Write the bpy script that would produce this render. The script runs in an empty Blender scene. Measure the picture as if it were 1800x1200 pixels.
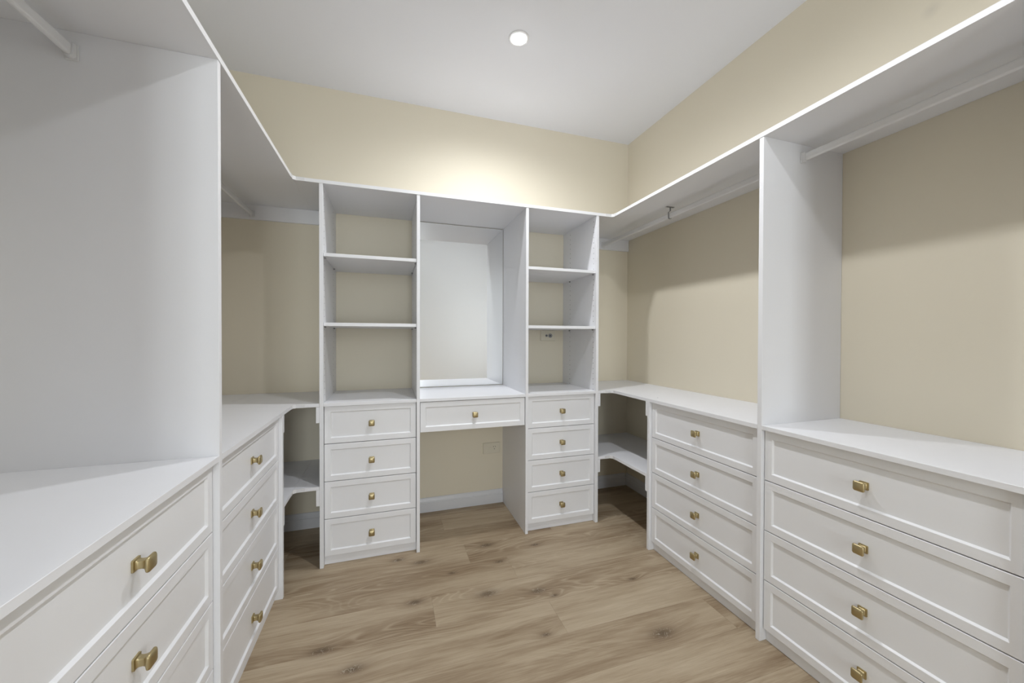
import bpy, bmesh, math, random
from mathutils import Matrix, Vector
random.seed(7)

# ------------------------------------------------------------------ camera
scene = bpy.context.scene
COL = scene.collection
camd = bpy.data.cameras.new('camera')
cam = bpy.data.objects.new('camera', camd)
COL.objects.link(cam)
camd.sensor_fit = 'HORIZONTAL'
camd.sensor_width = 36.0
camd.lens = 660.384 / 1800 * 36.0
camd.clip_start = 0.02
_F = Vector((0.30850005, 0.95117928, -0.00925691))
_R = Vector((0.95122431, -0.30848741, 0.00279974))
_U = Vector((0.00019258, 0.00966912, 0.99995323))
cam.matrix_world = Matrix(((_R.x, _U.x, -_F.x, 0.0), (_R.y, _U.y, -_F.y, 0.0),
                           (_R.z, _U.z, -_F.z, 1.12), (0, 0, 0, 1)))
scene.camera = cam

# ------------------------------------------------------------------ world, exposure
w = bpy.data.worlds.new('world')
scene.world = w
w.use_nodes = True
vs = scene.view_settings
vs.view_transform = 'Standard'
vs.look = 'None'
vs.gamma = 1.0
vs.use_curve_mapping = False
vs.exposure = 0.08
LAMP = 15.0            # radiance of the downlight lenses
SPOT_W = 40.5         # beam of each downlight
SKY = 10.2             # fill daylight through the windows added in the invented next room

w.node_tree.nodes['Background'].inputs[0].default_value = (0.935, 0.955, 1.0, 1)
w.node_tree.nodes['Background'].inputs[1].default_value = SKY

# ------------------------------------------------------------------ measured layout (metres)
XL, XLW = -0.437, -1.040       # front of the left-hand run, wall behind it
XR, XRW = 1.2995, 1.7253       # front of the right-hand run, wall behind it
YB, YW = 2.0047, 2.4642        # front of the back run, wall behind it
YF = -0.60                     # wall behind the camera
ZC = 2.5934
P1, P1b, P2, P2b = -0.3245, -0.3075, 0.1310, 0.1474
P3, P3b, P4, P4b = 0.7332, 0.7490, 1.1850, 1.2020
ZT, ZT2 = 1.860, 1.8765        # top shelf
ZW, ZW2 = 0.7850, 0.8010       # worktops
T = 0.0165
LX, LYS = 0.602, (1.7606, 0.812)

# ------------------------------------------------------------------ materials
def nodemat(name):
    m = bpy.data.materials.new(name)
    m.use_nodes = True
    nt = m.node_tree
    return m, nt, nt.nodes['Principled BSDF']

def N(nt, kind, **kw):
    n = nt.nodes.new(kind)
    for k, v in kw.items():
        setattr(n, k, v)
    return n

def M(nt, op, a, b=None, c=None, clamp=False):
    n = nt.nodes.new('ShaderNodeMath')
    n.operation = op
    n.use_clamp = clamp
    for i, v in enumerate((a, b, c)):
        if v is None:
            continue
        if isinstance(v, (int, float)):
            n.inputs[i].default_value = v
        else:
            nt.links.new(v, n.inputs[i])
    return n.outputs[0]

def mixc(nt, f, a, b):
    n = nt.nodes.new('ShaderNodeMix')
    n.data_type = 'RGBA'
    for i, v in ((0, f), (6, a), (7, b)):
        if isinstance(v, (int, float)):
            n.inputs[i].default_value = v
        elif isinstance(v, tuple):
            n.inputs[i].default_value = (*v, 1)
        else:
            nt.links.new(v, n.inputs[i])
    return n.outputs[2]

def plain(name, col, rough, var=0.02, nscale=6.0, bump=0.0, bscale=300.0, metal=0.0, spec=0.5):
    m, nt, b = nodemat(name)
    tc = N(nt, 'ShaderNodeTexCoord')
    no = N(nt, 'ShaderNodeTexNoise')
    no.inputs['Scale'].default_value = nscale
    no.inputs['Detail'].default_value = 3
    nt.links.new(tc.outputs['Object'], no.inputs['Vector'])
    c = mixc(nt, no.outputs['Fac'], tuple(x * (1 - var) for x in col), tuple(min(1, x * (1 + var)) for x in col))
    nt.links.new(c, b.inputs['Base Color'])
    b.inputs['Roughness'].default_value = rough
    b.inputs['Metallic'].default_value = metal
    b.inputs['Specular IOR Level'].default_value = spec
    if bump:
        n2 = N(nt, 'ShaderNodeTexNoise')
        n2.inputs['Scale'].default_value = bscale
        n2.inputs['Detail'].default_value = 2
        nt.links.new(tc.outputs['Object'], n2.inputs['Vector'])
        bp = N(nt, 'ShaderNodeBump')
        bp.inputs['Strength'].default_value = bump
        bp.inputs['Distance'].default_value = 0.001
        nt.links.new(n2.outputs['Fac'], bp.inputs['Height'])
        nt.links.new(bp.outputs['Normal'], b.inputs['Normal'])
    return m

MAT = {}
MAT['white'] = plain('white_melamine', (0.875, 0.88, 0.905), 0.42, 0.008, 5, 0.05, 500)
MAT['front'] = plain('white_painted_front', (0.885, 0.89, 0.91), 0.36, 0.006, 4, 0.02, 400)
MAT['rod'] = plain('white_rod_enamel', (0.80, 0.80, 0.81), 0.32, 0.01)
MAT['plastic'] = plain('white_plastic', (0.80, 0.80, 0.81), 0.30, 0.01)
MAT['ceiling'] = plain('ceiling_paint', (0.865, 0.875, 0.915), 0.8, 0.008, 2, 0.05, 250)
MAT['skirting'] = plain('skirting_gloss', (0.76, 0.77, 0.80), 0.3, 0.01)
MAT['door'] = plain('door_paint', (0.70, 0.695, 0.695), 0.4, 0.005)
MAT['outlet'] = plain('outlet_plastic', (0.78, 0.73, 0.60), 0.35, 0.01)
MAT['dark'] = plain('dark_void', (0.05, 0.045, 0.04), 0.6, 0.1)
MAT['hole'] = plain('pin_hole', (0.22, 0.22, 0.23), 0.8, 0.05)
MAT['steel'] = plain('dull_steel', (0.33, 0.33, 0.34), 0.42, 0.05, metal=0.9)
MAT['brass'] = plain('brushed_brass', (0.50, 0.415, 0.235), 0.38, 0.05, 60, 0.06, 900, metal=1.0)
MAT['edge'] = plain('mirror_edge', (0.30, 0.31, 0.31), 0.3, 0.05)
MAT['mirror'] = plain('mirror_silver', (0.93, 0.94, 0.94), 0.015, 0.002, metal=1.0)

def wall_mat():
    m, nt, b = nodemat('cream_wall_paint')
    tc = N(nt, 'ShaderNodeTexCoord')
    no = N(nt, 'ShaderNodeTexNoise')
    no.inputs['Scale'].default_value = 1.6
    no.inputs['Detail'].default_value = 3
    nt.links.new(tc.outputs['Object'], no.inputs['Vector'])
    c = mixc(nt, no.outputs['Fac'], (0.80, 0.737, 0.595), (0.83, 0.767, 0.625))
    # one faint grey hand smudge high on the right-hand wall
    geo = N(nt, 'ShaderNodeNewGeometry')
    d = N(nt, 'ShaderNodeVectorMath', operation='DISTANCE')
    nt.links.new(geo.outputs['Position'], d.inputs[0])
    d.inputs[1].default_value = (XRW, 0.775, 2.222)
    k = M(nt, 'SUBTRACT', 1.0, M(nt, 'DIVIDE', d.outputs['Value'], 0.03), clamp=True)
    c = mixc(nt, M(nt, 'MULTIPLY', k, 0.25), c, (0.45, 0.42, 0.37))
    nt.links.new(c, b.inputs['Base Color'])
    b.inputs['Roughness'].default_value = 0.6
    n2 = N(nt, 'ShaderNodeTexNoise')
    n2.inputs['Scale'].default_value = 220
    nt.links.new(tc.outputs['Object'], n2.inputs['Vector'])
    bp = N(nt, 'ShaderNodeBump')
    bp.inputs['Strength'].default_value = 0.06
    bp.inputs['Distance'].default_value = 0.001
    nt.links.new(n2.outputs['Fac'], bp.inputs['Height'])
    nt.links.new(bp.outputs['Normal'], b.inputs['Normal'])
    return m
MAT['wall'] = wall_mat()

KNOTS = [(0.495, 1.964, .022), (0.146, 1.913, .022), (0.406, 1.589, .026), (0.622, 1.539, .020),
         (0.101, 1.630, .020), (-0.234, 1.479, .024), (0.987, 1.172, .030), (-0.121, 1.362, .022),
         (1.074, 1.481, .013), (0.682, 1.489, .011), (0.038, 1.967, .018), (0.746, 1.889, .014),
         (0.52, 1.80, .014), (0.28, 1.78, .012), (0.56, 1.30, .012)]

def wood_mat():
    m, nt, b = nodemat('greyed_oak_plank')
    geo = N(nt, 'ShaderNodeNewGeometry')
    oi = N(nt, 'ShaderNodeObjectInfo')
    sx = N(nt, 'ShaderNodeSeparateXYZ')
    nt.links.new(geo.outputs['Position'], sx.inputs[0])
    x, y = sx.outputs[0], sx.outputs[1]
    off = M(nt, 'MULTIPLY', oi.outputs['Random'], 53.0)
    # knots: dark cores and a wider halo that bends the grain
    core, halo = None, None
    for kx, ky, s in KNOTS:
        dx = M(nt, 'DIVIDE', M(nt, 'SUBTRACT', x, kx), s * 1.7)
        dy = M(nt, 'DIVIDE', M(nt, 'SUBTRACT', y, ky), s * 0.8)
        d2 = M(nt, 'ADD', M(nt, 'MULTIPLY', dx, dx), M(nt, 'MULTIPLY', dy, dy))
        c = M(nt, 'POWER', 2.718, M(nt, 'MULTIPLY', d2, -1.1))
        h = M(nt, 'POWER', 2.718, M(nt, 'MULTIPLY', d2, -0.16))
        core = c if core is None else M(nt, 'MAXIMUM', core, c)
        halo = h if halo is None else M(nt, 'MAXIMUM', halo, h)
    yb = M(nt, 'ADD', y, M(nt, 'MULTIPLY', halo, 0.022))
    def noise(sx_, sy_, scale, detail, rough=0.55, dist=0.0, yy=yb):
        cv = N(nt, 'ShaderNodeCombineXYZ')
        nt.links.new(M(nt, 'MULTIPLY', x, sx_), cv.inputs[0])
        nt.links.new(M(nt, 'MULTIPLY', yy, sy_), cv.inputs[1])
        nt.links.new(off, cv.inputs[2])
        n = N(nt, 'ShaderNodeTexNoise')
        n.inputs['Scale'].default_value = scale
        n.inputs['Detail'].default_value = detail
        n.inputs['Roughness'].default_value = rough
        n.inputs['Distortion'].default_value = dist
        nt.links.new(cv.outputs[0], n.inputs['Vector'])
        return n.outputs['Fac']
    broad = noise(1.1, 7.0, 1.6, 3)
    streak = noise(3.0, 60.0, 1.0, 6, 0.65, 0.4)
    fine = noise(14.0, 260.0, 1.0, 3, 0.6)
    fig = noise(0.9, 5.5, 1.0, 2, 0.45, 0.3)
    figmask = noise(0.7, 5.0, 1.3, 1, 0.4, 0.0, y)
    rings = M(nt, 'SINE', M(nt, 'MULTIPLY', fig, 210.0))
    rings = M(nt, 'POWER', M(nt, 'ADD', M(nt, 'MULTIPLY', rings, 0.5), 0.5), 5.0)
    fm = M(nt, 'MULTIPLY', M(nt, 'SUBTRACT', figmask, 0.50), 6.0, clamp=True)
    fm = M(nt, 'MAXIMUM', fm, M(nt, 'MULTIPLY', halo, 0.6))
    t = M(nt, 'ADD', M(nt, 'MULTIPLY', broad, 1.1), M(nt, 'MULTIPLY', streak, 0.70))
    t = M(nt, 'ADD', t, M(nt, 'MULTIPLY', fine, 0.42))
    t = M(nt, 'ADD', t, M(nt, 'MULTIPLY', M(nt, 'SUBTRACT', oi.outputs['Random'], 0.5), 0.22))
    t = M(nt, 'SUBTRACT', t, 0.59)
    t = M(nt, 'SUBTRACT', t, M(nt, 'MULTIPLY', fm, 0.13))
    t = M(nt, 'ADD', t, M(nt, 'MULTIPLY', M(nt, 'MULTIPLY', rings, fm), 0.22), clamp=True)
    ramp = N(nt, 'ShaderNodeValToRGB')
    cr = ramp.color_ramp
    cr.elements[0].position = 0.15
    cr.elements[0].color = (0.265, 0.185, 0.112, 1)
    cr.elements[1].position = 0.95
    cr.elements[1].color = (0.60, 0.50, 0.365, 1)
    e = cr.elements.new(0.5)
    e.color = (0.44, 0.345, 0.235, 1)
    nt.links.new(t, ramp.inputs[0])
    col = mixc(nt, M(nt, 'MULTIPLY', halo, 0.30), ramp.outputs[0], (0.24, 0.165, 0.10))
    crack = noise(38, 55, 1.0, 1, 0.5, 0.8, y)
    crk = M(nt, 'MULTIPLY', M(nt, 'LESS_THAN', M(nt, 'ABSOLUTE', M(nt, 'SUBTRACT', crack, 0.5)), 0.016), M(nt, 'GREATER_THAN', core, 0.30))
    col = mixc(nt, M(nt, 'MULTIPLY', core, 0.85), col, (0.115, 0.075, 0.042))
    col = mixc(nt, M(nt, 'MULTIPLY', crk, 0.45), col, (0.55, 0.49, 0.40))
    nt.links.new(col, b.inputs['Base Color'])
    b.inputs['Roughness'].default_value = 0.5
    b.inputs['Specular IOR Level'].default_value = 0.35
    bp = N(nt, 'ShaderNodeBump')
    bp.inputs['Strength'].default_value = 0.25
    bp.inputs['Distance'].default_value = 0.0006
    nt.links.new(streak, bp.inputs['Height'])
    nt.links.new(bp.outputs['Normal'], b.inputs['Normal'])
    return m
MAT['wood'] = wood_mat()

def lens_mat():
    m, nt, b = nodemat('lit_lens')
    lp = N(nt, 'ShaderNodeTexNoise')
    lp.inputs['Scale'].default_value = 3
    b.inputs['Base Color'].default_value = (0.9, 0.9, 0.9, 1)
    c = mixc(nt, lp.outputs['Fac'], (0.98, 0.99, 1.0), (0.97, 0.985, 1.0))
    nt.links.new(c, b.inputs['Emission Color'])
    b.inputs['Emission Strength'].default_value = LAMP
    return m
MAT['lens'] = lens_mat()

def pane_mat():
    m, nt, b = nodemat('window_glass')
    tr = N(nt, 'ShaderNodeBsdfTransparent')
    tr.inputs[0].default_value = (0.95, 0.97, 0.96, 1)
    gl = N(nt, 'ShaderNodeBsdfGlossy')
    gl.inputs['Roughness'].default_value = 0.02
    mx = N(nt, 'ShaderNodeMixShader')
    mx.inputs[0].default_value = 0.06
    nt.links.new(tr.outputs[0], mx.inputs[1])
    nt.links.new(gl.outputs[0], mx.inputs[2])
    nt.links.new(mx.outputs[0], nt.nodes['Material Output'].inputs['Surface'])
    return m
MAT['pane'] = pane_mat()

# ------------------------------------------------------------------ mesh helpers
def obj(name, bm, mat, parent=None, loc=(0, 0, 0), rz=0.0, smooth=False, mats=None):
    me = bpy.data.meshes.new(name)
    bmesh.ops.recalc_face_normals(bm, faces=bm.faces)
    bm.to_mesh(me)
    bm.free()
    for mm in (mats or [mat]):
        me.materials.append(MAT[mm])
    if smooth:
        for p in me.polygons:
            p.use_smooth = True
    o = bpy.data.objects.new(name, me)
    COL.objects.link(o)
    o.location = loc
    o.rotation_euler = (0, 0, rz)
    if parent is not None:
        o.parent = parent
    return o

def tag(o, label, cat, group=None):
    o['label'] = label
    o['category'] = cat
    if group:
        o['group'] = group
    return o

def thing(name, label, cat, loc=(0, 0, 0), rz=0.0, group=None):
    o = bpy.data.objects.new(name, None)
    COL.objects.link(o)
    o.empty_display_size = 0.05
    o.location = loc
    o.rotation_euler = (0, 0, rz)
    return tag(o, label, cat, group)

def struct(o):
    o['kind'] = 'structure'
    return o

def add_box(bm, x0, x1, y0, y1, z0, z1, bev=0.0):
    r = bmesh.ops.create_cube(bm, size=1.0)
    vs_ = r['verts']
    for v in vs_:
        v.co = Vector(((x0 + x1) / 2 + v.co.x * (x1 - x0), (y0 + y1) / 2 + v.co.y * (y1 - y0),
                       (z0 + z1) / 2 + v.co.z * (z1 - z0)))
    if bev > 0:
        es = list({e for v in vs_ for e in v.link_edges})
        bmesh.ops.bevel(bm, geom=es, offset=bev, segments=1, affect='EDGES', profile=0.5)
    return bm

def box(name, mat, x0, x1, y0, y1, z0, z1, parent=None, bev=0.0007):
    return obj(name, add_box(bmesh.new(), x0, x1, y0, y1, z0, z1, bev), mat, parent)

def add_prism(bm, pts, z0, z1):
    lo = [bm.verts.new((x, y, z0)) for x, y in pts]
    hi = [bm.verts.new((x, y, z1)) for x, y in pts]
    n = len(pts)
    bm.faces.new(lo[::-1])
    bm.faces.new(hi)
    for i in range(n):
        bm.faces.new((lo[i], lo[(i + 1) % n], hi[(i + 1) % n], hi[i]))
    return bm

def prism(name, mat, pts, z0, z1, parent=None):
    return obj(name, add_prism(bmesh.new(), pts, z0, z1), mat, parent)

def rings_mesh(bm, rings, cap0=True, cap1=True):
    vr = [[bm.verts.new(p) for p in r] for r in rings]
    n = len(vr[0])
    for a, b_ in zip(vr, vr[1:]):
        for i in range(n):
            bm.faces.new((a[i], a[(i + 1) % n], b_[(i + 1) % n], b_[i]))
    if cap0:
        bm.faces.new(vr[0][::-1])
    if cap1:
        bm.faces.new(vr[-1])
    return bm

def lathe(bm, prof, n=32, c=(0, 0, 0), cap0=True, cap1=True):
    rings = []
    for r, z in prof:
        rings.append([(c[0] + r * math.cos(2 * math.pi * i / n), c[1] + r * math.sin(2 * math.pi * i / n), c[2] + z)
                      for i in range(n)])
    return rings_mesh(bm, rings, cap0, cap1)

def disc_y(bm, cx, y0, y1, cz, r, n=16):
    rings = [[(cx + r * math.cos(2 * math.pi * i / n), y, cz + r * math.sin(2 * math.pi * i / n)) for i in range(n)]
             for y in (y0, y1)]
    return rings_mesh(bm, rings)

# ------------------------------------------------------------------ room shell
WT = 0.10
FB = 0.012          # plank thickness
floor = struct(box('floor', 'dark', XLW - WT, XRW + WT, YF - WT, YW + WT, -0.09, -FB - 0.0005, bev=0))
struct(box('ceiling', 'ceiling', XLW - WT, XRW + WT, YF - WT, YW + WT, ZC, ZC + WT, bev=0))
struct(box('wall_back', 'wall', XLW - WT, XRW + WT, YW, YW + WT, -FB, ZC, bev=0))
struct(box('wall_left', 'wall', XLW - WT, XLW, YF, YW, -FB, ZC, bev=0))
struct(box('wall_right', 'wall', XRW, XRW + WT, YF, YW, -FB, ZC, bev=0))
OX0, OX1, OZ = -0.60, 1.66, 2.565       # wide opening behind the camera into the invented next room
bm = add_box(bmesh.new(), XLW - WT, OX0, YF - WT, YF, -FB, ZC)
add_box(bm, OX1, XRW + WT, YF - WT, YF, -FB, ZC)
add_box(bm, OX0, OX1, YF - WT, YF, OZ, ZC)
struct(obj('wall_front', bm, 'wall'))
# invented next room: white walls seen in mirror, two unseen windows added for fill
NX0, NX1, NY0, NY1 = -2.20, 2.70, -3.00, YF - WT
NZ = 3.20
FILL_WINS = [('Y', -0.30, 0.57, 0.10, 2.50), ('X', -1.88, -0.98, 0.15, 2.40)]    # unseen windows added for fill: back wall, side wall
struct(box('floor', 'wood', NX0 - WT, NX1 + WT, NY0 - WT, NY1, -0.09, 0.0, bev=0))
struct(box('ceiling', 'ceiling', NX0 - WT, NX1 + WT, NY0 - WT, NY1, NZ, NZ + WT, bev=0))
struct(box('wall_next_left', 'door', NX0 - WT, NX0, NY0, NY1, 0.0, NZ, bev=0))
bm = add_box(bmesh.new(), XRW + WT, NX1 + WT, NY1, NY1 + WT, 0.0, NZ)
struct(obj('wall_next_front', add_box(bm, NX0 - WT, XLW - WT, NY1, NY1 + WT, 0.0, NZ), 'door'))
def window_wall(name, n, ax, a0, a1, z0, z1, lo, hi):
    # a wall along axis X (at NY0) or along axis Y (at NX1) with one hole added for fill daylight, its frame, panes and sky portal
    def bb(bm_, p0, p1, q0, q1, d0, d1):
        if ax == 'Y':
            return add_box(bm_, p0, p1, NY0 - d1, NY0 - d0, q0, q1)
        return add_box(bm_, NX1 + d0, NX1 + d1, p0, p1, q0, q1)
    bm_ = bmesh.new()
    for p0, p1, q0, q1 in ((lo, a0, 0.0, NZ), (a1, hi, 0.0, NZ), (a0, a1, 0.0, z0), (a0, a1, z1, NZ)):
        bb(bm_, p0, p1, q0, q1, 0.0, WT)
    struct(obj(name, bm_, 'door'))
    fw, mid = 0.045, (a0 + a1) / 2
    bm_ = bmesh.new()
    for p0, p1, q0, q1 in ((a0, a1, z0, z0 + fw), (a0, a1, z1 - fw, z1), (a0, a0 + fw, z0 + fw, z1 - fw),
                           (a1 - fw, a1, z0 + fw, z1 - fw), (mid - fw / 2, mid + fw / 2, z0 + fw, z1 - fw)):
        bb(bm_, p0, p1, q0, q1, 0.02, 0.07)
    win = struct(obj('window_%d' % n, bm_, 'plastic'))  # unseen, added to let fill daylight in
    for p0, p1 in ((a0 + fw, mid - fw / 2), (mid + fw / 2, a1 - fw)):
        obj('pane', bb(bmesh.new(), p0 + 0.0003, p1 - 0.0003, z0 + fw + 0.0003, z1 - fw - 0.0003, 0.043, 0.047), 'pane', win)
    pl = bpy.data.lights.new('window_portal', 'AREA')
    pl.shape = 'RECTANGLE'
    pl.cycles.is_portal = True
    po = bpy.data.objects.new('window_portal', pl)
    COL.objects.link(po)
    if ax == 'Y':
        pl.size, pl.size_y = a1 - a0, z1 - z0
        po.location = (mid, NY0 - 0.09, (z0 + z1) / 2)
        po.rotation_euler = (math.pi / 2, 0, 0)
    else:
        pl.size, pl.size_y = z1 - z0, a1 - a0
        po.location = (NX1 + 0.09, mid, (z0 + z1) / 2)
        po.rotation_euler = (0, math.pi / 2, 0)
window_wall('wall_next_back', 1, *FILL_WINS[0], NX0 - WT, NX1 + WT)
window_wall('wall_next_right', 2, *FILL_WINS[1], NY0, NY1)
struct(box('wall_next_header', 'door', XLW - WT, XRW + WT, NY1, NY1 + WT, ZC + WT + 0.0005, NZ, bev=0))

# planks: rows run across the room, end joints where the photograph shows them
PW = 0.1815
Y0 = 1.283
joints = {0: [-0.62, 0.643], 1: [0.170, 1.45], 2: [-0.80, 0.568], 3: [0.380], 4: [-0.5, 0.9], 5: [0.3],
          -1: [-0.15, 1.28], -2: [0.46], -3: [-0.5, 0.95]}
plank_meshes = {}
def plank_mesh(L, Wd):
    key = (round(L, 3), round(Wd, 3))
    if key not in plank_meshes:
        bm = add_box(bmesh.new(), 0, L, 0, Wd, -FB, 0, 0)
        top = [e for e in bm.edges if all(abs(v.co.z) < 1e-6 for v in e.verts)]
        bmesh.ops.bevel(bm, geom=top, offset=0.0004, segments=1, affect='EDGES', profile=0.5)
        me = bpy.data.meshes.new('plank')
        bmesh.ops.recalc_face_normals(bm, faces=bm.faces)
        bm.to_mesh(me)
        bm.free()
        me.materials.append(MAT['wood'])
        plank_meshes[key] = me
    return plank_meshes[key]
i = -12
while True:
    ya = Y0 + i * PW
    yb_ = ya + PW
    if ya > YW - 0.003:
        break
    a, b_ = max(ya, YF + 0.001), min(yb_, YW - 0.001)
    if b_ - a > 0.01:
        js = joints.get(i, [-0.9 + (i * 0.53) % 1.3, 0.5 + (i * 0.37) % 1.0])
        xs = [XLW + 0.001] + sorted(js) + [XRW - 0.001]
        for xa, xb in zip(xs, xs[1:]):
            if xb - xa < 0.05:
                continue
            p = bpy.data.objects.new('plank', plank_mesh(xb - xa - 0.0003, b_ - a - 0.0002))
            COL.objects.link(p)
            p.location = (xa, a, 0)
            p.parent = floor
    i += 1

# skirting, only where wall shows between the units
SK = [(0.0, 0.0), (0.014, 0.0), (0.014, 0.058), (0.0105, 0.0605), (0.0105, 0.067), (0.0085, 0.071),
      (0.0055, 0.080), (0.0045, 0.088), (0.003, 0.090), (0.0, 0.090)]
def skirting(name, x0, y0, x1, y1, nx, ny):
    bm = bmesh.new()
    rings = [[(px + nx * (d + 0.0004), py + ny * (d + 0.0004), z + 0.0003) for d, z in SK] for px, py in ((x0, y0), (x1, y1))]
    rings_mesh(bm, rings)
    return struct(obj(name, bm, 'skirting'))
skirting('baseboard_back', P2b + 0.001, YW, P3 - 0.001, YW, 0, -1)
skirting('baseboard_back', P4b + 0.001, YW, XRW - 0.0155, YW, 0, -1)
skirting('baseboard_back', XLW + 0.0155, YW, P1 - 0.001, YW, 0, -1)
skirting('baseboard_right', XRW, 1.675, XRW, YW - 0.001, -1, 0)
skirting('baseboard_right', XRW, YF + 0.001, XRW, 0.398, -1, 0)
skirting('baseboard_left', XLW, 1.840, XLW, YW - 0.001, 1, 0)
skirting('baseboard_left', XLW, YF + 0.001, XLW, 0.555, 1, 0)

# plain white lining of the opening
struct(box('trim_1', 'door', OX0 + 0.0003, OX0 + 0.0150, YF - WT - 0.004, YF + 0.004, 0.0005, OZ - 0.016))
struct(box('trim_2', 'door', OX1 - 0.0150, OX1 - 0.0003, YF - WT - 0.004, YF + 0.004, 0.0005, OZ - 0.016))
struct(box('trim_3', 'door', OX0 + 0.0003, OX1 - 0.0003, YF - WT - 0.004, YF + 0.004, OZ - 0.0155, OZ - 0.0003))

# ------------------------------------------------------------------ downlights (each carries its own light)
def downlight(label, y):
    t = thing('downlight', label, 'ceiling light', (LX, y, ZC))
    bm = lathe(bmesh.new(), [(0.050, -0.0003), (0.050, -0.0025), (0.047, -0.0045), (0.040, -0.005), (0.0365, -0.003),
                             (0.0365, -0.0003)], 40, cap0=True, cap1=True)
    obj('trim_ring', bm, 'plastic', t, smooth=False)
    bm = lathe(bmesh.new(), [(0.0355, -0.0035), (0.0350, -0.0070), (0.030, -0.0100), (0.020, -0.0118), (0.008, -0.0125)],
               40)
    obj('lens', bm, 'lens', t, smooth=True)
    ld = bpy.data.lights.new('downlight_beam', 'SPOT')
    ld.energy = SPOT_W
    ld.spot_size = math.radians(172)
    ld.spot_blend = 1.0
    ld.shadow_soft_size = 0.034
    ld.color = (0.94, 0.962, 1.0)
    lo = bpy.data.objects.new('downlight_beam', ld)
    COL.objects.link(lo)
    lo.location = (0, 0, -0.016 - 0.034)
    lo.parent = t
    return t
downlight('round lit white downlight in the ceiling, nearer the mirror', LYS[0])
downlight('round lit white downlight in the ceiling, farther from the mirror', LYS[1])

# ------------------------------------------------------------------ knobs and drawers
def knob_mesh():
    bm = bmesh.new()
    def sq(h, r, y, n=4):
        pts = []
        for cx, cz, a0 in ((h - r, h - r, 0), (-h + r, h - r, 90), (-h + r, -h + r, 180), (h - r, -h + r, 270)):
            for k in range(n + 1):
                a = math.radians(a0 + 90 * k / n)
                pts.append((cx + r * math.cos(a), y, cz + r * math.sin(a)))
        return pts
    prof = [(0.0115, .002, 0.0), (0.0115, .002, -0.0035), (0.0082, .002, -0.0045), (0.0074, .0018, -0.009),
            (0.0073, .0018, -0.014), (0.0082, .002, -0.018), (0.0115, .003, -0.0208), (0.0137, .004, -0.0225),
            (0.0143, .0048, -0.0238), (0.0143, .0050, -0.0256), (0.0136, .0050, -0.0272), (0.0115, .0045, -0.0287),
            (0.0080, .0035, -0.0298), (0.0040, .0020, -0.0304), (0.0010, .0005, -0.0306)]
    rings_mesh(bm, [sq(h, r, y) for h, r, y in prof])
    bmesh.ops.recalc_face_normals(bm, faces=bm.faces)
    me = bpy.data.meshes.new('knob')
    bm.to_mesh(me)
    bm.free()
    me.materials.append(MAT['brass'])
    for k, p in enumerate(me.polygons):
        p.use_smooth = p.center.y < -0.0045 and p.center.y > -0.0307
    return me
KNOB = knob_mesh()
FT = 0.016
INSET = 0.015
def drawer_mesh(wd, ht, depth):
    """front faces -Y at y=0, lower left corner at the origin, open box behind"""
    bm = bmesh.new()
    b, fr, sl, dp = 0.0012, 0.0265, 0.0050, 0.0062
    def ring(o_, y):
        return [(o_, y, o_), (wd - o_, y, o_), (wd - o_, y, ht - o_), (o_, y, ht - o_)]
    rings_mesh(bm, [ring(0, FT), ring(0, b), ring(b, 0), ring(fr, 0), ring(fr + 0.001, 0.0008), ring(fr + sl, dp)])
    s, g = 0.013, 0.014
    x0, x1, z0, z1 = g, wd - g, 0.016, ht - 0.028
    y0, y1 = FT + 0.0002, depth
    add_box(bm, x0, x0 + s, y0, y1, z0, z1)
    add_box(bm, x1 - s, x1, y0, y1, z0, z1)
    add_box(bm, x0 + s, x1 - s, y1 - s, y1, z0, z1)
    add_box(bm, x0 + s, x1 - s, y0, y1 - s, z0, z0 + 0.008)
    return bm
DCACHE = {}
def drawer(parent, x0, x1, z0, z1, depth, proud=0.0):
    key = (round(x1 - x0, 4), round(z1 - z0, 4), round(depth, 3))
    if key not in DCACHE:
        o = obj('drawer', drawer_mesh(x1 - x0, z1 - z0, depth), 'front', parent)
        DCACHE[key] = o.data
    else:
        o = bpy.data.objects.new('drawer', DCACHE[key])
        COL.objects.link(o)
        o.parent = parent
    o.location = (x0, INSET - proud, z0)
    k = bpy.data.objects.new('knob', KNOB)
    COL.objects.link(k)
    k.parent = o
    k.location = ((x1 - x0) / 2, 0.0061, (z1 - z0) / 2)
    return o
DZ = [(0.6005, 0.7825), (0.4155, 0.5975), (0.2315, 0.4125), (0.0480, 0.2285)]
G = 0.0022
def drawers(parent, x0, x1, depth):
    for z0, z1 in DZ:
        drawer(parent, x0 + G, x1 - G, z0, z1, depth)
    box('kick_board', 'white', x0 + 0.0003, x1 - 0.0003, 0.0312, 0.0472, 0.0003, 0.0468, parent)

def cleat(parent, x0, x1, d, z):
    box('cleat', 'white', x0, x1, 0.0003, d - 0.016, z - 0.0775, z - 0.0004, parent)

def pin_holes(parent, x, s, ys, z0, z1):
    """two rows of small drilled holes on a panel face at x, normal s"""
    bm = bmesh.new()
    z = z0
    n = 8
    while z < z1:
        for y in ys:
            rings = [[(x + s * dxx, y + r * math.cos(2 * math.pi * k / n), z + r * math.sin(2 * math.pi * k / n))
                      for k in range(n)] for r, dxx in ((0.0028, 0.00005), (0.0026, 0.00025))]
            rings_mesh(bm, rings)
        z += 0.032
    o = obj('pin_holes', bm, 'hole', parent)
    o['kind'] = 'stuff'
    return o

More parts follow.
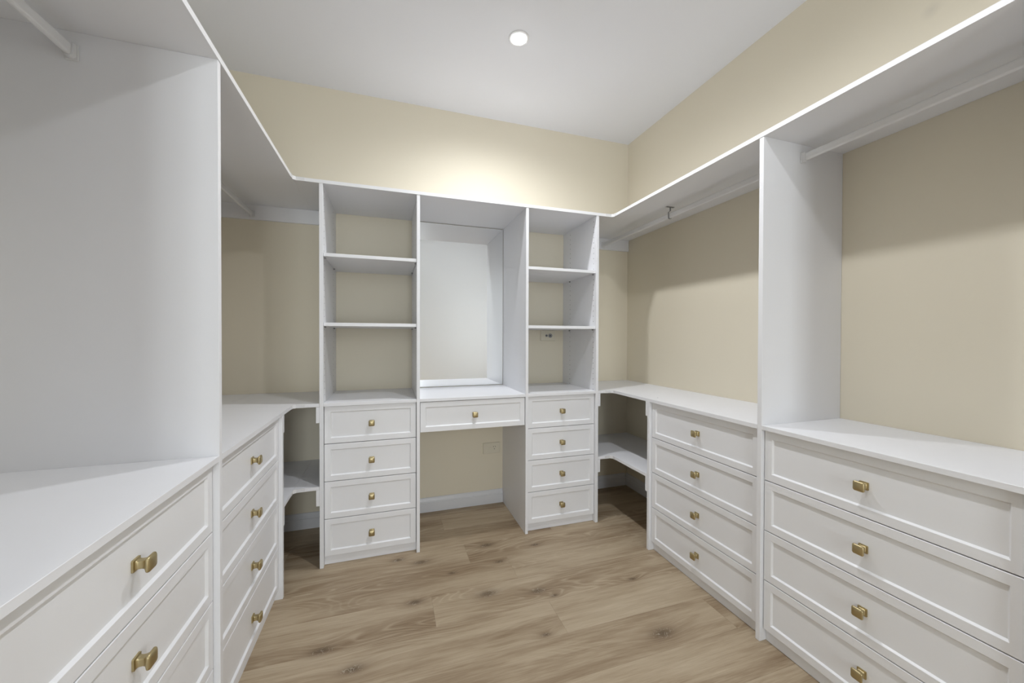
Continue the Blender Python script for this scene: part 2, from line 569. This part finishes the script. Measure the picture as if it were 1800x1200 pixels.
def shelf_pins(parent, x0, x1, ys, z):
    for y in ys:
        for xx, s in ((x0, 1), (x1, -1)):
            bm = bmesh.new()
            n = 10
            rings = [[(xx + s * dxx, y + r * math.cos(2 * math.pi * k / n), z - 0.0042 + r * math.sin(2 * math.pi * k / n))
                      for k in range(n)] for r, dxx in ((0.0038, 0.0002), (0.0038, 0.008), (0.0030, 0.009))]
            rings_mesh(bm, rings)
            obj('shelf_pin', bm, 'steel', parent)

DB = YW - YB          # depth of the back run
DL = XL - XLW         # depth of the left run
DR = XRW - XR         # depth of the right run
GAPW = 0.0008

# ---- two shelf towers of the back run
def tower(x0, x0b, x1, x1b, label, cleat_left):
    t = thing('drawer_tower', label, 'cabinet', (x0, YB, 0))
    a, b_, c, d = 0.0, x0b - x0, x1 - x0, x1b - x0
    for p, q in ((a, b_), (c, d)):
        box('side_panel', 'white', p, q, 0, DB - GAPW, 0.0004, ZT - 0.00005, t)
    box('fixed_top', 'white', b_ + 0.0003, c - 0.0003, 0.0005, DB - GAPW, ZW, ZW2, t)
    for zs in (1.1760, 1.5130):
        box('shelf', 'white', b_ + 0.001, c - 0.001, 0.006, DB - 0.002, zs, zs + 0.0165, t)
        shelf_pins(t, b_, c, (0.034, 0.347), zs - 0.0003)
    for p, s in ((b_, 1), (c, -1)):
        pin_holes(t, p, s, (0.034, 0.347), 0.807, ZT - 0.02)
    drawers(t, b_, c, DB - 0.05)
    for z in (ZW, 0.383):
        if cleat_left:
            cleat(t, a - 0.0152, a - 0.0002, DB, z)
        else:
            cleat(t, d + 0.0002, d + 0.0152, DB, z)
    return t
tower(P1, P1b, P2, P2b, 'white shelf tower with four drawers and bare cream wall behind every shelf', True)
tower(P3, P3b, P4, P4b, 'white shelf tower with four drawers and an aerial socket behind its shelves', False)

# ---- dressing table between the towers
t = thing('dressing_table', 'white dressing table with one wide drawer over a knee space', 'table', (P2b, YB, 0))
vw = P3 - P2b
box('table_top', 'white', 0.0005, vw - 0.0005, 0.0005, DB - GAPW, ZW, ZW2, t)
drawer(t, G, vw - G, 0.6235, 0.7815, DB - 0.03, proud=0.006)

# ---- wall mirror over it
t = thing('wall_mirror', 'large frameless mirror on the wall above the dressing table', 'mirror', ((P2b + P3) / 2, YW, 0))
hw = (P3 - P2b) / 2 - 0.0022
bm = add_box(bmesh.new(), -hw, hw, -0.0050, -0.0006, 0.8045, 1.8570, 0)
obj('backing', bm, 'edge', t)
bm = add_box(bmesh.new(), -hw + 0.0012, hw - 0.0012, -0.0062, -0.0051, 0.8057, 1.8558, 0)
obj('glass', bm, 'mirror', t)

# ---- drawer chests of the side runs
def chest(label, loc, rz, depth, inner, panels, top=None, cleats=None):
    t = thing('drawer_chest', label, 'cabinet', loc, rz)
    for p, q, zt in panels:
        box('side_panel', 'white', p, q, 0, depth - GAPW, 0.0004, zt - 0.00005, t)
    drawers(t, inner[0], inner[1], depth - 0.05)
    if top:
        box('fixed_top', 'white', inner[0] + 0.0003, inner[1] - 0.0003, 0.0005, depth - GAPW, ZW, ZW2, t)
    if cleats:
        for z in (ZW, 0.383):
            cleat(t, cleats[0], cleats[1], depth, z)
    return t
H90 = math.pi / 2
L0, L1n, L1f, L2n, L2f = 0.560, 1.2019, 1.2190, 1.8212, 1.8382
R2f, R2n, R1f, R1n, R0 = 1.6731, 1.6560, 1.0459, 1.0290, 0.4030
chest('white four-drawer chest past the tall panel from the jointed worktop', (XL, L0, 0), H90, DL,
      (T, L1n - L0), [(0, T, ZT), (L1n - L0, L1f - L0, ZT)], top=True)
chest('white four-drawer chest under the worktop that shows a joint', (XL, L1f, 0), H90, DL,
      (0.0, L2n - L1f), [(L2n - L1f, L2f - L1f, ZW)], cleats=(L2f - L1f + 0.0002, L2f - L1f + 0.0152))
chest('white four-drawer chest standing below the steel rod hook', (XR, R2f, 0), -H90, DR,
      (R2f - R2n, R2f - R1f), [(0, R2f - R2n, ZW)], cleats=(-0.0152, -0.0002))
chest('white four-drawer chest past the tall panel from the rod hook', (XR, R1f, 0), -H90, DR,
      (R1f - R1n, R1f - R0 - T), [(0, R1f - R1n, ZT), (R1f - R0 - T, R1f - R0, ZT)], top=True)

# ---- L-shaped worktops, corner shelves and the long top shelf
CH = 0.012
def corner_cap(parent, cx, cy, s, z0, z1):
    """thin edging around an inside corner; s=+1: opening lies towards +X"""
    e, th = 0.0002, 0.0012
    l1, l2 = 0.050, 0.034
    bm = bmesh.new()
    pts = [(cx + s * e, cy - l2), (cx + s * e, cy - CH), (cx + s * CH, cy - e), (cx + s * l1, cy - e),
           (cx + s * l1, cy - e - th), (cx + s * (CH + th * .4), cy - e - th), (cx + s * (e + th), cy - CH - th * .4),
           (cx + s * (e + th), cy - l2)]
    add_prism(bm, pts, z0 - 0.0006, z1 + 0.0006)
    return obj('corner_cap', bm, 'plastic', parent)

e = 0.0006
xa, ya_ = XLW + GAPW, YW - GAPW
SJX, SJY = -0.7315, 2.137
t = thing('worktop', 'white L-shaped worktop with a visible joint beside the bare shelf tower', 'worktop', (0, 0, 0))
prism('board', 'white', [(XL, L1f + e), (XL, YB - CH), (XL + CH, YB), (P1 - e, YB), (P1 - e, ya_), (SJX, ya_), (SJX, SJY),
                         (xa, SJY), (xa, L1f + e)], ZW + 0.0002, ZW2, t)
prism('board', 'white', [(xa, SJY + 0.0016), (SJX - 0.0016, SJY + 0.0016), (SJX - 0.0016, ya_), (xa, ya_)], ZW + 0.0002, ZW2, t)
corner_cap(t, XL, YB, 1, ZW + 0.0002, ZW2)

xb_ = XRW - GAPW
t = thing('worktop', 'white L-shaped worktop below the steel rod hook', 'worktop', (0, 0, 0))
prism('board', 'white', [(XR, R1f + e), (xb_, R1f + e), (xb_, ya_), (P4b + e, ya_), (P4b + e, YB), (XR - CH, YB), (XR, YB - CH)],
      ZW + 0.0002, ZW2, t)
corner_cap(t, XR, YB, -1, ZW + 0.0002, ZW2)
bm = lathe(bmesh.new(), [(0.0035, ZW2 + 0.00005), (0.0033, ZW2 + 0.0003)], 12, (1.367, 1.675, 0))
obj('screw_hole', bm, 'hole', t)

LZ, LZ2 = 0.383, 0.399
t = thing('corner_shelf', 'white two-board corner shelf low beside the bare shelf tower', 'shelf', (0, 0, 0))
prism('board', 'white', [(XL, L2f + e), (XL, ya_), (xa, ya_), (xa, L2f + e)], LZ + 0.0002, LZ2, t)
prism('board', 'white', [(XL + 0.0008, YB - CH), (XL + CH, YB), (P1 - e, YB), (P1 - e, ya_), (XL + 0.0008, ya_)], LZ + 0.0002, LZ2, t)
corner_cap(t, XL, YB, 1, LZ + 0.0002, LZ2)
t = thing('corner_shelf', 'white L-shaped corner shelf low beside the tower with the aerial socket', 'shelf', (0, 0, 0))
prism('board', 'white', [(XR, R2f + e), (xb_, R2f + e), (xb_, ya_), (P4b + e, ya_), (P4b + e, YB), (XR - CH, YB), (XR, YB - CH)],
      LZ + 0.0002, LZ2, t)
corner_cap(t, XR, YB, -1, LZ + 0.0002, LZ2)

t = thing('top_shelf', 'long white U-shaped top shelf running over all the units', 'shelf', (0, 0, 0))
fx = 0.002
prism('board', 'white', [(xa, L0), (XL + fx, L0), (XL + fx, ya_), (xa, ya_)], ZT, ZT2, t)
prism('board', 'white', [(XL + fx + 0.0006, YB - CH), (XL + CH + fx, YB - fx), (XR - CH - fx, YB - fx), (XR - fx - 0.0006, YB - CH),
                         (XR - fx - 0.0006, ya_), (XL + fx + 0.0006, ya_)], ZT, ZT2, t)
prism('board', 'white', [(XR - fx, R0), (xb_, R0), (xb_, ya_), (XR - fx, ya_)], ZT, ZT2, t)
corner_cap(t, XL + fx, YB - fx, 1, ZT, ZT2)
corner_cap(t, XR - fx, YB - fx, -1, ZT, ZT2)

# wall rails that carry the top shelf in the two corners
tag(box('wall_rail', 'white', xa, P1 - 0.001, YW - 0.0168, YW - GAPW, 1.779, ZT - 0.0005),
    'white rail on the wall under the top shelf above the jointed worktop', 'rail')
tag(box('wall_rail', 'white', P4b + 0.001, xb_, YW - 0.0168, YW - GAPW, 1.779, ZT - 0.0005),
    'white rail on the wall under the top shelf, nearer the steel rod hook', 'rail')

# ------------------------------------------------------------------ clothes rods
def rod(label, x, y0, y1, z):
    t = thing('clothes_rod', label, 'clothes rod', (x, y0, z))
    L = y1 - y0
    n = 20
    hw_, hh = 0.0075, 0.0145
    def oval(y, gx=0.0, gz=0.0, top=True):
        pts = []
        for k in range(n):
            a = 2 * math.pi * k / n
            cx, cz = math.cos(a), math.sin(a)
            zc = (hh - hw_) * (1 if cz >= 0 else -1)
            pts.append(((hw_ + gx) * cx, y, zc + (hw_ + gz) * cz))
        return pts
    obj('tube', rings_mesh(bmesh.new(), [oval(0.004), oval(L - 0.004)]), 'rod', t, smooth=False)
    for ya2, d in ((0.0006, 1), (L - 0.0006, -1)):
        bm = bmesh.new()
        # back plate and an open-topped cup that the tube drops into
        add_box(bm, -0.0135, 0.0135, min(ya2, ya2 + d * 0.003), max(ya2, ya2 + d * 0.003), -0.021, 0.0185, 0.001)
        outer, inner = 0.0108, 0.0078
        cup = []
        m = 14
        for k in range(m + 1):
            a = math.pi + math.pi * k / m
            cup.append((outer * math.cos(a), -0.0071 + outer * math.sin(a)))
        prof = [(-outer, 0.016)] + cup + [(outer, 0.016), (inner, 0.016)]
        for k in range(m + 1):
            a = 2 * math.pi - math.pi * k / m
            prof.append((inner * math.cos(a), -0.0071 + inner * math.sin(a)))
        prof.append((-inner, 0.016))
        ys = (ya2 + d * 0.0031, ya2 + d * 0.0150)
        rings_mesh(bm, [[(px, yy, pz) for px, pz in prof] for yy in ys])
        obj('end_socket', bm, 'plastic', t)
    return t
RZ = 1.8095
rod('white oval clothes rod in the deep bay past the tall panel from the jointed worktop', -0.733, L0 + T, L1n, RZ)
rod('white oval clothes rod above the jointed worktop', -0.733, L1f, YW - 0.017, RZ)
rod('white oval clothes rod held by the steel hook', 1.4985, R1f, YW - 0.017, RZ)
rod('white oval clothes rod past the tall panel from the steel hook', 1.4985, R0 + T, R1n, RZ)

# steel centre support under the shelf
t = thing('rod_hook', 'small dull steel hook under the top shelf holding the rod', 'hook', (1.4985, 1.7445, ZT))
bm = add_box(bmesh.new(), -0.026, 0.026, -0.007, 0.007, -0.0022, -0.0003, 0.0006)
for sx_ in (-0.018, 0.018):
    lathe(bm, [(0.0035, -0.0022), (0.0025, -0.0034)], 10, (sx_, 0, 0))
obj('plate', bm, 'steel', t)
bm = bmesh.new()
path = [(0.002, -0.0022), (0.002, -0.022), (-0.0090, -0.0300), (-0.0100, -0.0360), (-0.0100, -0.0570), (-0.0085, -0.0635),
        (-0.0035, -0.0672), (0.0030, -0.0672), (0.0080, -0.0640)]
th = 0.0022
rg = []
for k, (px, pz) in enumerate(path):
    q0 = Vector(path[max(k - 1, 0)])
    q1 = Vector(path[min(k + 1, len(path) - 1)])
    d = (q1 - q0).normalized()
    nx_, nz_ = -d.y * th / 2, d.x * th / 2
    rg.append([(px + nx_, -0.004, pz + nz_), (px + nx_, 0.004, pz + nz_), (px - nx_, 0.004, pz - nz_), (px - nx_, -0.004, pz - nz_)])
rings_mesh(bm, rg)
obj('strap', bm, 'steel', t)

# ------------------------------------------------------------------ wall plates
def plate(parent, wd, ht):
    bm = add_box(bmesh.new(), -wd / 2, wd / 2, -0.0085, -0.0006, -ht / 2, ht / 2, 0.0022)
    return obj('cover_plate', bm, 'outlet', parent)
t = thing('power_outlet', 'cream power outlet low on the wall in the knee space', 'outlet', (0.653, YW, 0.375))
plate(t, 0.116, 0.073)
bm = disc_y(bmesh.new(), -0.011, -0.0102, -0.0086, 0.003, 0.0095, 24)
add_box(bm, -0.0155, -0.0065, -0.0128, -0.0103, -0.004, 0.010, 0.001)
obj('switch', bm, 'outlet', t)
for px, pz, a in ((0.0135, 0.009, 30), (0.0265, 0.009, -30), (0.020, -0.006, 0)):
    bm = add_box(bmesh.new(), -0.0012, 0.0012, -0.0093, -0.0086, -0.004, 0.004, 0)
    bmesh.ops.rotate(bm, verts=bm.verts, cent=(0, 0, 0), matrix=Matrix.Rotation(math.radians(a), 3, 'Y'))
    bmesh.ops.translate(bm, verts=bm.verts, vec=(px, 0, pz))
    obj('pin_slot', bm, 'dark', t)
t = thing('aerial_outlet', 'cream aerial socket plate on the wall behind a tower shelf', 'outlet', (1.066, YW, 1.1375))
plate(t, 0.112, 0.073)
def ringsock(px, r, core):
    bm = bmesh.new()
    n = 24
    rings = [[(px + rr * math.cos(2 * math.pi * k / n), yy, rr * math.sin(2 * math.pi * k / n)) for k in range(n)]
             for rr, yy in ((r, -0.0086), (r, -0.0140), (r * 0.72, -0.0140), (r * 0.72, -0.0090))]
    rings_mesh(bm, rings, cap1=False)
    s = obj('socket', bm, 'steel', t)
    obj('socket_core', disc_y(bmesh.new(), px, -0.0118, -0.0086, 0.0, r * core, 16), 'dark' if core < .5 else 'outlet', s)
ringsock(-0.013, 0.0085, 0.40)
ringsock(0.015, 0.0145, 0.30)
